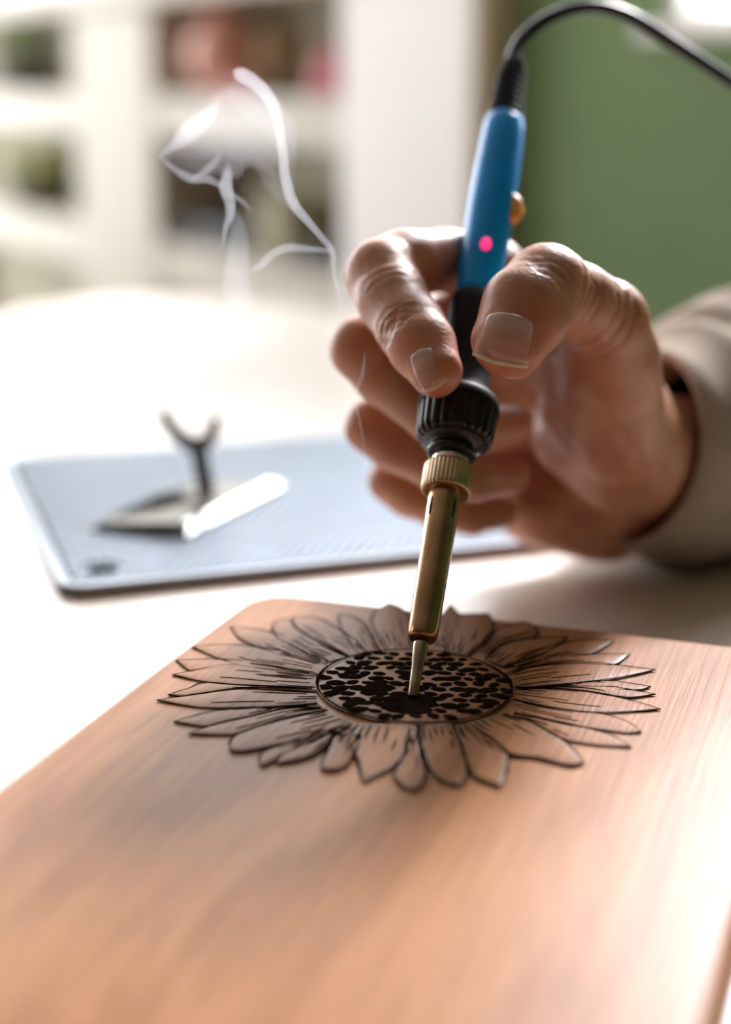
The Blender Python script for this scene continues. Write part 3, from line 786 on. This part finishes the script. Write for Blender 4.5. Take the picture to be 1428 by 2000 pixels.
lathe('grip', P_TIP, PAX, [pr(782, 130), pr(775, 120), pr(760, 108), pr(735, 102), pr(700, 99), pr(650, 99), pr(610, 100), pr(592, 99), pr(587, 92)], M_rubber, pen, n=40, hint=PH)
handle = lathe('handle', P_TIP, PAX, [pr(588, 76), pr(587, 84), pr(575, 85), pr(500, 90), pr(420, 93), pr(340, 90), pr(270, 83), pr(246, 79), pr(238, 73), pr(237, 40)], M_blue, pen, n=48, hint=PH)
sr = [pr(240, 60)]
for k in range(7):
    y = 234 - k*14
    sr += [pr(y, 72 - k*2.4), pr(y - 7, 72 - k*2.4), pr(y - 8, 56 - k*2.2), pr(y - 13, 56 - k*2.2)]
sr += [pr(133, 48), pr(126, 46), pr(121, 38), pr(118, 20)]
lathe('strain_relief', P_TIP, PAX, sr, M_rubber, pen, n=32, hint=PH)
# orange temperature dial on the right of the handle
s0, r0 = pr(412, 95)
dd = nrm(side*.93 + toward*.36); dc = P_TIP + PAX*s0 + dd*(r0*.62)
dn = nrm(np.cross(dd, PAX))
lathe('dial', dc - dn*.0024, dn, [(0, .0058), (.0004, .0065), (.0044, .0065), (.0048, .0058)], M_dial, pen, n=40, mod=lambda t, s, r: r*(1 + .02*math.cos(t*20)))
# indicator lamp
s1, r1 = pr(503, 90.5); ld = nrm(toward*.99 - side*.02)
lc = P_TIP + PAX*s1 + ld*(r1 - .0004)
u1, v1, _ = basis(ld, PAX)
V = []; n = 20
for rr, hh in ((1, 0), (.7, .0006), (.01, .0008)):
    for j in range(n):
        t = 2*math.pi*j/n; V.append(lc + ld*hh + side*.0020*rr*math.cos(t) + PAX*.0034*rr*math.sin(t))
mesh('indicator_lamp', V, [(i*n+j, i*n+(j+1) % n, (i+1)*n+(j+1) % n, (i+1)*n+j) for i in range(2) for j in range(n)], M_led, pen)
# cord
cpx = [(1004, 132, .597), (1003, 108, .600), (1025, 70, .606), (1078, 32, .612), (1150, 14, .618), (1225, 30, .622), (1310, 82, .626), (1428, 160, .632), (1560, 260, .66), (1700, 480, .72)]
M_cord = mat('black_cord_rubber', (0.012, 0.012, 0.014), rough=0.32, spec=.3, noise=(200, .2))
cp = catmull([at(*c) for c in cpx], 90)
tube('cord', cp, [.0027]*90, M_cord, pen, n=16)

# ------------------------------------------------------------------ the person: hand, nails, sleeve
def cone(P, a, b, ra, rb):
    ba = b - a; pa = P - a
    h = np.clip((pa @ ba) / np.dot(ba, ba), 0, 1)
    return np.linalg.norm(pa - h[:, None]*ba, axis=1) - (ra + (rb - ra)*h)
def smin(a, b, k):
    h = np.clip(0.5 + 0.5*(b - a)/k, 0, 1)
    return b*(1-h) + a*h - k*h*(1-h)
def J(px, py, Zmm): return at(px, py, Zmm*MM)
# joints: (pixel x, pixel y, depth mm, radius mm)
INDEX = [(955, 535, 592, 13), (872, 508, 568, 11.2), (790, 515, 550, 11.8), (744, 537, 541, 12.2), (766, 585, 532, 12.0), (802, 640, 521, 11.4), (824, 676, 514, 11.0), (851, 724, 507, 8.8)]
MIDDLE = [(950, 610, 618, 13), (850, 630, 592, 10.5), (745, 655, 567, 11.2), (706, 680, 561, 11.2), (750, 735, 556, 10.4), (850, 812, 549, 10.0), (925, 838, 552, 9.3), (1000, 830, 560, 7.6)]
RING = [(960, 700, 640, 12.5), (850, 760, 612, 10), (760, 810, 590, 10.3), (728, 832, 585, 10.3), (770, 868, 582, 9.8), (850, 905, 578, 9.4), (925, 930, 580, 8.8), (998, 926, 588, 7.4)]
LITTLE = [(985, 815, 662, 12), (880, 890, 635, 9.5), (800, 930, 616, 9.4), (768, 938, 612, 9.4), (800, 965, 612, 9.0), (860, 990, 612, 8.6), (920, 1005, 616, 8.2), (975, 1002, 624, 7.0)]
THUMB = [(1200, 850, 582, 16), (1192, 700, 556, 15.5), (1184, 630, 541, 14.6), (1130, 590, 529, 12.8), (1068, 558, 517, 12.8), (1030, 605, 508, 12.2), (992, 672, 501, 10.2)]
def chain(spec): return [J(*s[:3]) for s in spec], [s[3]*MM for s in spec]
CH = [chain(c) for c in (INDEX, MIDDLE, RING, LITTLE)]
TH_P, TH_R = chain(THUMB)
tax = nrm(TH_P[-1] - TH_P[-3]); twide = nrm(np.cross(tax, -FWD))     # across the thumb, in view
PALM = [((955, 545, 594, 14), (1215, 800, 600, 17)), ((955, 620, 618, 14), (1240, 870, 622, 18)), ((965, 705, 640, 14), (1235, 920, 640, 18)),
        ((990, 815, 660, 14), (1215, 985, 655, 17)), ((1020, 960, 652, 15), (1190, 1000, 652, 17)), ((1190, 705, 556, 15), (1210, 860, 600, 18)),
        ((1130, 790, 585, 14), (1200, 860, 600, 18)), ((1060, 990, 645, 16), (1160, 1005, 655, 17)), ((1110, 690, 575, 10), (1175, 760, 580, 14)),
        ((1110, 860, 612, 13), (1200, 900, 610, 18))]
PALM = [(J(*a[:3]), J(*b[:3]), a[3]*MM, b[3]*MM) for a, b in PALM]
WR = J(1262, 890, 628); ELB = J(1760, 905, 790)
def chain_sdf(P, pts, rad):
    d = None
    for i in range(len(pts) - 1):
        c = cone(P, pts[i], pts[i+1], rad[i], rad[i+1])
        d = c if d is None else smin(d, c, .0022)
    return d
def hand_sdf(P):
    palm = None
    for a, b, ra, rb in PALM:
        c = cone(P, a, b, ra, rb); palm = c if palm is None else smin(palm, c, .011)
    palm = smin(palm, cone(P, WR, WR + (ELB - WR)*.55, .0232, .029), .014)
    d = palm
    for pts, rad in CH:
        f = smin(chain_sdf(P, pts, rad), palm, .007)
        d = smin(d, f, .0011)
    t = chain_sdf(P, TH_P, TH_R)
    for o in (-1, 1):                                              # the broad, flattish end of the thumb
        w = twide*o
        t = smin(t, cone(P, TH_P[-3] + w*.0015, TH_P[-2] + w*.0030, .0118, .0112), .004)
        t = smin(t, cone(P, TH_P[-2] + w*.0030, TH_P[-1] + w*.0032 , .0112, .0088), .004)
    t = smin(t, palm, .010)
    return smin(d, t, .0012)

def surface_nets(fn, lo, hi, h, blk=16):
    lo = np.array(lo); n = np.ceil((np.array(hi) - lo)/h/blk).astype(int)*blk
    D = np.full(n + 1, 1.0, np.float32)
    nb = n // blk
    ctr = np.stack(np.meshgrid(*[np.arange(b)*blk + blk/2 for b in nb], indexing='ij'), -1).reshape(-1, 3)
    dc = fn(lo + ctr*h)
    g = np.stack(np.meshgrid(*[np.arange(blk+1)]*3, indexing='ij'), -1).reshape(-1, 3)
    R = blk*h*0.9 + .006
    for c, d in zip((ctr - blk/2).astype(int), dc):
        sl = tuple(slice(c[i], c[i]+blk+1) for i in range(3))
        if abs(d) > R: D[sl] = np.where(np.abs(D[sl]) == 1.0, np.sign(d), D[sl]) if d < 0 else D[sl]
        else: D[sl] = fn(lo + (c + g)*h).reshape(blk+1, blk+1, blk+1)
    S = D < 0
    acc = np.zeros(tuple(n) + (3,), np.float32); cnt = np.zeros(tuple(n), np.float32)
    for ax in range(3):
        a = [slice(None)]*3; b = [slice(None)]*3; a[ax] = slice(0, -1); b[ax] = slice(1, None)
        A, B = D[tuple(a)], D[tuple(b)]
        idx = np.argwhere((A < 0) != (B < 0))
        t = A[tuple(idx.T)] / (A[tuple(idx.T)] - B[tuple(idx.T)])
        pos = idx.astype(np.float32); pos[:, ax] += t
        o1, o2 = [i for i in range(3) if i != ax]
        for x in (0, -1):
            for y in (0, -1):
                c = idx.copy(); c[:, o1] += x; c[:, o2] += y
                ok = ((c >= 0) & (c < n)).all(1)
                np.add.at(acc, tuple(c[ok].T), pos[ok]); np.add.at(cnt, tuple(c[ok].T), 1)
    cells = np.argwhere(cnt > 0); vid = np.full(tuple(n), -1, int); vid[tuple(cells.T)] = np.arange(len(cells))
    V = lo + h*(acc[tuple(cells.T)] / cnt[tuple(cells.T)][:, None])
    Fs = []
    for ax in range(3):
        a = [slice(None)]*3; b = [slice(None)]*3; a[ax] = slice(0, -1); b[ax] = slice(1, None)
        A, B = S[tuple(a)], S[tuple(b)]
        o1, o2 = [(1, 2), (2, 0), (0, 1)][ax]
        for flip, msk in ((False, A & ~B), (True, ~A & B)):
            idx = np.argwhere(msk)
            idx = idx[(idx[:, o1] > 0) & (idx[:, o2] > 0) & (idx[:, o1] < n[o1]) & (idx[:, o2] < n[o2])]
            q = []
            for x, y in ((-1, -1), (0, -1), (0, 0), (-1, 0)):
                c = idx.copy(); c[:, o1] += x; c[:, o2] += y; q.append(vid[tuple(c.T)])
            q = np.stack(q, 1); Fs.append(q[:, ::-1] if flip else q)
    Fs = np.concatenate(Fs); Fs = Fs[(Fs >= 0).all(1)]
    return V, Fs

allp = np.array(sum([c[0] for c in CH], []) + TH_P + [p for q in PALM for p in q[:2]] + [WR + (ELB - WR)*.5])
HV, HF = surface_nets(hand_sdf, allp.min(0) - .034, allp.max(0) + .034, .00105)
def grad(P, e=.0006):
    g = np.stack([hand_sdf(P + np.eye(3)[i]*e) - hand_sdf(P - np.eye(3)[i]*e) for i in range(3)], 1)
    return g / np.maximum(np.linalg.norm(g, axis=1, keepdims=True), 1e-9)
HN = grad(HV); HV = HV - HN*hand_sdf(HV)[:, None]; HN = grad(HV)
# smooth the vertices a little so that the creases between fingers stay clean
E = np.unique(np.sort(np.concatenate([HF[:, [0, 1]], HF[:, [1, 2]], HF[:, [2, 3]], HF[:, [3, 0]]]), axis=1), axis=0)
for _ in range(2):
    sm = np.zeros_like(HV); ct = np.zeros(len(HV))
    for a, b in ((0, 1), (1, 0)):
        np.add.at(sm, E[:, a], HV[E[:, b]]); np.add.at(ct, E[:, a], 1)
    HV = HV*.5 + .5*sm/ct[:, None]
# skin folds: (centre px, px, Z, along-direction from chain, fold offsets mm, depth mm, reach mm)
disp = np.zeros(len(HV))
def folds(c, ax, offs, depth, reach, width=.0007, side_dir=None):
    global disp
    r = HV - c; s = r @ ax; R = np.linalg.norm(r, axis=1)
    m = np.exp(-(R/reach)**4)
    if side_dir is not None: m = m*np.clip((HN @ side_dir)*1.5 + .2, 0, 1)
    rad = np.linalg.norm(r - np.outer(s, ax), axis=1)
    for k, o in enumerate(offs):
        ww = s - o*MM - .0006*np.sin(rad*1400 + k*2.1) - .9*rad*rad*(1 if k % 2 else -1)*6
        disp -= depth*MM*np.exp(-(ww/width)**2)*m
        disp += .5*depth*MM*np.exp(-((ww - .0016)/(width*1.3))**2)*m
iP, mP = CH[0][0], CH[1][0]
ax_i = nrm(iP[6] - iP[4])
folds(iP[5] - FWD*.008 - RIGHT*.006, ax_i, (-3.5, -1.2, 1.2, 3.4, 5.2), .38, .0095, .0006)
folds(iP[3] + (iP[4]-iP[3])*.4 - FWD*.010, nrm(iP[4] - iP[3]), (-3, 1, 4.5), .28, .010, .0009)
tx = nrm(TH_P[-2] - TH_P[-3])
folds(TH_P[-3] - FWD*.012, tx, (-3.2, -1.0, 1.2, 3.2), .22, .011, .0008)
tx2 = nrm(TH_P[2] - TH_P[4])
folds((TH_P[3] + TH_P[4])/2 - FWD*.010 - UP*.002, tx2, (0, 3.5, 7, 10), .55, .014, .0011)
folds(TH_P[2] - FWD*.013, tx2, (-4, 0, 5), .45, .018, .0013)
folds(J(1180, 850, 580), nrm([.8, 0, .5]), (-12, -3, 8), .5, .035, .0022)
folds(J(1120, 960, 620), nrm([.3, 0, 1]), (-6, 4), .6, .04, .0025)
HV = HV + HN*disp[:, None]
HV[:, 2] = np.maximum(HV[:, 2], ZM + .0006)             # flesh flattened where it rests on the mat

M_skin = bpy.data.materials.new('skin'); M_skin.use_nodes = True
nt = M_skin.node_tree; b = nt.nodes['Principled BSDF']; L = nt.links.new
tc = nt.nodes.new('ShaderNodeTexCoord')
n1 = nt.nodes.new('ShaderNodeTexNoise'); n1.inputs['Scale'].default_value = 70; n1.inputs['Detail'].default_value = 5
L(tc.outputs['Object'], n1.inputs['Vector'])
rp = nt.nodes.new('ShaderNodeValToRGB')
rp.color_ramp.elements[0].position = .3; rp.color_ramp.elements[0].color = (0.40, 0.175, 0.10, 1)
rp.color_ramp.elements[1].position = .7; rp.color_ramp.elements[1].color = (0.55, 0.275, 0.165, 1)
L(n1.outputs['Fac'], rp.inputs['Fac'])
fl = nt.nodes.new('ShaderNodeAttribute'); fl.attribute_name = 'flush'
mc = nt.nodes.new('ShaderNodeMix'); mc.data_type = 'RGBA'; mc.inputs[7].default_value = (0.58, 0.20, 0.12, 1)
L(fl.outputs['Fac'], mc.inputs[0]); L(rp.outputs['Color'], mc.inputs[6]); L(mc.outputs[2], b.inputs['Base Color'])
b.inputs['Roughness'].default_value = 0.42
b.inputs['Specular IOR Level'].default_value = 0.45
b.inputs['Subsurface Weight'].default_value = 0.18
b.inputs['Subsurface Radius'].default_value = (0.006, 0.0024, 0.0012)
b.inputs['Subsurface Scale'].default_value = 0.5
vo = nt.nodes.new('ShaderNodeTexVoronoi'); vo.inputs['Scale'].default_value = 900
L(tc.outputs['Object'], vo.inputs['Vector'])
n2 = nt.nodes.new('ShaderNodeTexNoise'); n2.inputs['Scale'].default_value = 330; n2.inputs['Detail'].default_value = 6
L(tc.outputs['Object'], n2.inputs['Vector'])
am = nt.nodes.new('ShaderNodeMath'); am.operation = 'MULTIPLY_ADD'; am.inputs[1].default_value = .35
L(vo.outputs['Distance'], am.inputs[0]); L(n2.outputs['Fac'], am.inputs[2])
bpn = nt.nodes.new('ShaderNodeBump'); bpn.inputs['Strength'].default_value = .45; bpn.inputs['Distance'].default_value = .0005
L(am.outputs[0], bpn.inputs['Height']); L(bpn.outputs['Normal'], b.inputs['Normal'])

person = empty('person', tuple(J(1240, 1060, 660)))
tag(person, 'right hand in a taupe sleeve gripping the blue burning pen', 'person')
me = bpy.data.meshes.new('hand'); me.from_pydata(HV.tolist(), [], HF.tolist())
me.polygons.foreach_set('use_smooth', [True]*len(me.polygons))
hand = link('hand', me, M_skin, person)
flush = np.zeros(len(HV))
for c, r in ((iP[7], .013), (TH_P[-1], .013), (TH_P[-3], .010), (iP[3], .010), (mP[3], .010), (mP[7], .010), (CH[2][0][7], .010), (CH[2][0][3], .010)):
    flush = np.maximum(flush, .75*np.exp(-(np.linalg.norm(HV - c, axis=1)/(r*1.15))**2))
a = me.attributes.new('flush', 'FLOAT', 'POINT'); a.data.foreach_set('value', flush.astype(np.float32))
print('hand verts', len(HV))

# nails, laid on the skin
M_nail = mat('fingernail', (0.60, 0.32, 0.25), rough=0.25, spec=.5, sub=.1, coat=.15)
_n = M_nail.node_tree; _a = _n.nodes.new('ShaderNodeAttribute'); _a.attribute_name = 'pale'
_m = _n.nodes.new('ShaderNodeMix'); _m.data_type = 'RGBA'; _m.inputs[6].default_value = (.60, .30, .24, 1); _m.inputs[7].default_value = (.62, .42, .34, 1)
_n.links.new(_a.outputs['Fac'], _m.inputs[0]); _n.links.new(_m.outputs[2], _n.nodes['Principled BSDF'].inputs['Base Color'])
M_ntip = mat('nail_free_edge', (0.72, 0.58, 0.40), rough=0.35, noise=(160, .08))
def trace(P, d):
    P = P.copy()
    for _ in range(40): P = P + d*hand_sdf(P)[:, None]*.9
    return P
def nail(c, along, normal, length, width, edge=.0012, lift=.0004):
    """c: nail centre near the skin, along: towards the fingertip"""
    normal = nrm(normal); along = nrm(along - normal*np.dot(along, normal)); across = np.cross(normal, along)
    nu, nv = 15, 19
    U = np.linspace(-1, 1, nu); Vv = np.linspace(-1, 1, nv)
    P, ed = [], []
    for v in Vv:
        for u in U:
            wv = (1 - .16*max(0, -v)**2)
            root = .30*(1 - math.sqrt(max(0, 1 - u*u*.93))) if v < 0 else 0
            tip = -.26*(1 - math.sqrt(max(0, 1 - u*u*.9))) if v > 0 else 0
            P.append(c + across*u*wv*width/2 + along*((v + (root*abs(v) + tip*v)) * length/2) + normal*.012)
    P = np.array(P); Q = trace(P, -normal)
    hgt = (Q - c) @ normal
    H = np.maximum(hgt.reshape(nv, nu), hgt.max() - .0050)
    base = H.copy()
    for j in range(nv): base[j] = np.poly1d(np.polyfit(U, H[j], 2))(U)      # even transverse arch
    for i in range(nu): base[:, i] = np.poly1d(np.polyfit(Vv, base[:, i], 1))(Vv)
    hg = np.minimum(np.maximum(base, H - .0002), H + .0006) + lift
    bord = np.maximum(np.abs(U)[None, :], np.where(Vv < 0, -Vv, 0)[:, None])
    hg = hg - .0013*np.clip((bord - .80)/.20, 0, 1)**1.5                          # sides and root tuck into the skin
    top = P - np.outer((P - c) @ normal - hg.ravel(), normal)
    V = np.vstack([top, top - normal*.0006]); n0 = nu*nv
    Fc = [(j*nu+i, j*nu+i+1, (j+1)*nu+i+1, (j+1)*nu+i) for j in range(nv-1) for i in range(nu-1)]
    Fc += [(n0+a_, n0+d_, n0+c_, n0+b_) for a_, b_, c_, d_ in Fc]
    rim = [i for i in range(nu)] + [j*nu+nu-1 for j in range(1, nv)] + [(nv-1)*nu+i for i in range(nu-2, -1, -1)] + [j*nu for j in range(nv-2, 0, -1)]
    Fc += [(rim[k], rim[(k+1) % len(rim)], n0+rim[(k+1) % len(rim)], n0+rim[k]) for k in range(len(rim))]
    o = mesh('fingernail', V, Fc, M_nail, person)
    pl = np.tile(np.repeat(np.clip(.5 - Vv*1.6 - .2, 0, 1), nu), 2)
    pa = o.data.attributes.new('pale', 'FLOAT', 'POINT'); pa.data.foreach_set('value', pl.astype(np.float32))
    # pale free edge as its own strip beyond the nail bed
    rowt = top.reshape(nv, nu, 3)[-1]; fwd = along*edge - normal*.0003
    k = np.array([1 - abs(u)**2*.35 for u in U])[:, None]
    st = np.vstack([rowt + normal*.00008 - along*.0007, rowt + normal*.00005 + fwd*k, rowt - normal*.0006 + fwd*k, rowt - normal*.0007])
    Fc = [(r*nu+i, r*nu+i+1, ((r+1) % 4)*nu+i+1, ((r+1) % 4)*nu+i) for r in range(4) for i in range(nu-1)]
    mesh('nail_edge', st, Fc, M_ntip, o)
tn = nrm(-FWD + UP*.25 + RIGHT*.05)
nail(J(990, 655, 492), -UP*.95 - RIGHT*.24, tn, .0155, .0180, edge=.0015)
nail(J(828, 718, 500), nrm(RIGHT*.42 - UP*.90), nrm(-FWD*.80 - RIGHT*.58 - UP*.10), .0130, .0088, edge=.0014)

# sleeve: a loose tapered tube with folds, rolled cuff edge, open towards the hand
def cuff_ring(c, a, up_, r1, r2, n=72, wob=0, seed=0):
    w = nrm(np.cross(a, up_)); u2 = nrm(np.cross(w, a))
    th = np.linspace(0, 2*math.pi, n, endpoint=False)
    rr = 1 + wob*np.sin(3*th + seed) + wob*.6*np.sin(5*th - 1.7*seed)
    return c + np.outer(np.cos(th)*rr*r1, w) + np.outer(np.sin(th)*rr*r2, u2)
c0 = J(1243, 874, 636)
sl_path = catmull([c0, J(1330, 866, 664), J(1428, 850, 698), J(1560, 830, 745), J(1720, 800, 800)], 40)
sl_T = np.gradient(sl_path, axis=0)
upv = nrm(UP*.98 + RIGHT*.19)
axis0 = nrm(RIGHT*.85 + FWD*.50 - UP*.12)
rings = []
for k in (0.030, 0.012, 0.002, 0):            # inner lining first
    rings.append(cuff_ring(c0 + axis0*k, axis0, upv, .0372, .0380))
rings.append(cuff_ring(c0 - axis0*.001, axis0, upv, .0385, .0395))
rings.append(cuff_ring(c0 + axis0*.0008, axis0, upv, .0402, .0412))
rings.append(cuff_ring(c0 + axis0*.012, axis0, upv, .0400, .0410))
for i in range(6, 40):
    t = i/39; a_ = nrm(axis0*(1 - min(1, t*2)) + nrm(sl_T[i])*min(1, t*2))
    R = .041 + .022*min(1, (t*2.2))
    rings.append(cuff_ring(sl_path[i], a_, upv, R*.96, R*(1 + .05*math.sin(i*1.1)), wob=.022*min(1, t*3), seed=i*.55))
low = Z_TABLE + .0015
for r in rings: r[:, 2] = np.maximum(r[:, 2], low)
V, Fc = loft(rings, cap=False); n = 72; m = (len(rings)-1)*n; Fc.append(tuple(range(m, m+n)))
M_sleeve = mat('taupe_cotton', (0.31, 0.25, 0.19), rough=0.85, spec=.2, noise=(40, .12), bump=(700, .6, .0006))
mesh('sleeve', V, Fc, M_sleeve, person)

# ------------------------------------------------------------------ smoke
def smoke_mat(name, dens):
    m = bpy.data.materials.new(name); m.use_nodes = True
    nt = m.node_tree; nt.nodes.clear()
    o = nt.nodes.new('ShaderNodeOutputMaterial'); v = nt.nodes.new('ShaderNodeVolumeScatter')
    v.inputs['Color'].default_value = (.86, .91, 1.0, 1); v.inputs['Density'].default_value = dens; v.inputs['Anisotropy'].default_value = .35
    nt.links.new(v.outputs[0], o.inputs['Volume']); return m
SM = {k: smoke_mat('smoke_%s' % k, d) for k, d in (('dense', 260), ('mid', 105), ('thin', 75), ('veil', 25))}
smoke = empty('smoke', tuple(at(700, 780, .5)))
tag(smoke, 'thin bluish white smoke curling up to the left of the hand', 'smoke', kind='stuff')
def wisp(pts, dens, flat=1.0, n=48):
    P = catmull([(x, y, z/1000, r) for x, y, z, r in pts], n)
    path = [at(p[0], p[1], p[2]) for p in P]
    o = tube('wisp', path, np.maximum(P[:, 3], .08)*MM, SM[dens], smoke, n=14, flat=flat, hint=tuple(FWD)); tag(o, kind='stuff')
wisp([(716,905,490,.3),(704,830,491,.6),(694,775,492,.8),(708,730,494,.7),(713,690,496,.4)], 'thin')
wisp([(668,610,505,.5),(661,570,506,.7),(652,530,507,.8),(649,490,508,1.1),(632,468,508,1.2),(600,430,509,1.5),(572,395,510,1.9),(556,340,511,1.9),(553,300,512,1.8),(541,230,513,1.9),(528,195,514,2.4),(500,163,515,2.5),(468,144,516,2.6),(458,136,517,.6)], 'mid', .6)
wisp([(650,490,508,.8),(610,487,509,1.2),(565,484,510,1.6),(535,494,511,1.5),(510,518,512,1.6),(488,530,513,.6)], 'thin', .6)
wisp([(446,318,515,.4),(445,340,515,1.8),(441,365,515,2.4),(449,395,515,2.0),(449,420,515,1.6),(440,450,515,1.0),(434,490,515,.3)], 'mid', .6)
wisp([(456,410,515,1.5),(466,450,516,3.0),(465,500,517,4.2),(463,560,518,5.0),(480,600,518,4)], 'veil', .5)
wisp([(448,378,515,.8),(462,385,515,1.0),(478,398,515,.9),(492,415,516,.4)], 'thin', .6)
wisp([(428,190,520,.6),(415,215,520,2.2),(392,240,520,3.4),(365,262,521,3.6),(340,285,521,2.0),(312,304,522,.7)], 'thin', .5)
wisp([(312,306,522,.6),(340,330,521,1.2),(372,348,520,1.8),(405,350,519,1.6),(436,364,517,1.0)], 'thin', .6)
wisp([(372,350,520,.5),(400,335,520,1.4),(420,318,520,1.2),(430,300,520,.5)], 'thin', .6)
# the broad faint veil between the strands
wisp([(325,308,523,3),(365,300,523,8),(420,275,523,14),(470,260,523,16),(520,275,522,13),(556,330,518,5),(566,372,514,2)], 'veil', .16)
wisp([(430,185,522,2),(465,180,522,5),(500,200,521,7),(530,240,519,5),(550,290,516,2)], 'veil', .2)
wisp([(495,300,518,1),(520,340,516,2.5),(550,380,513,3.0),(580,405,511,2)], 'veil', .3)
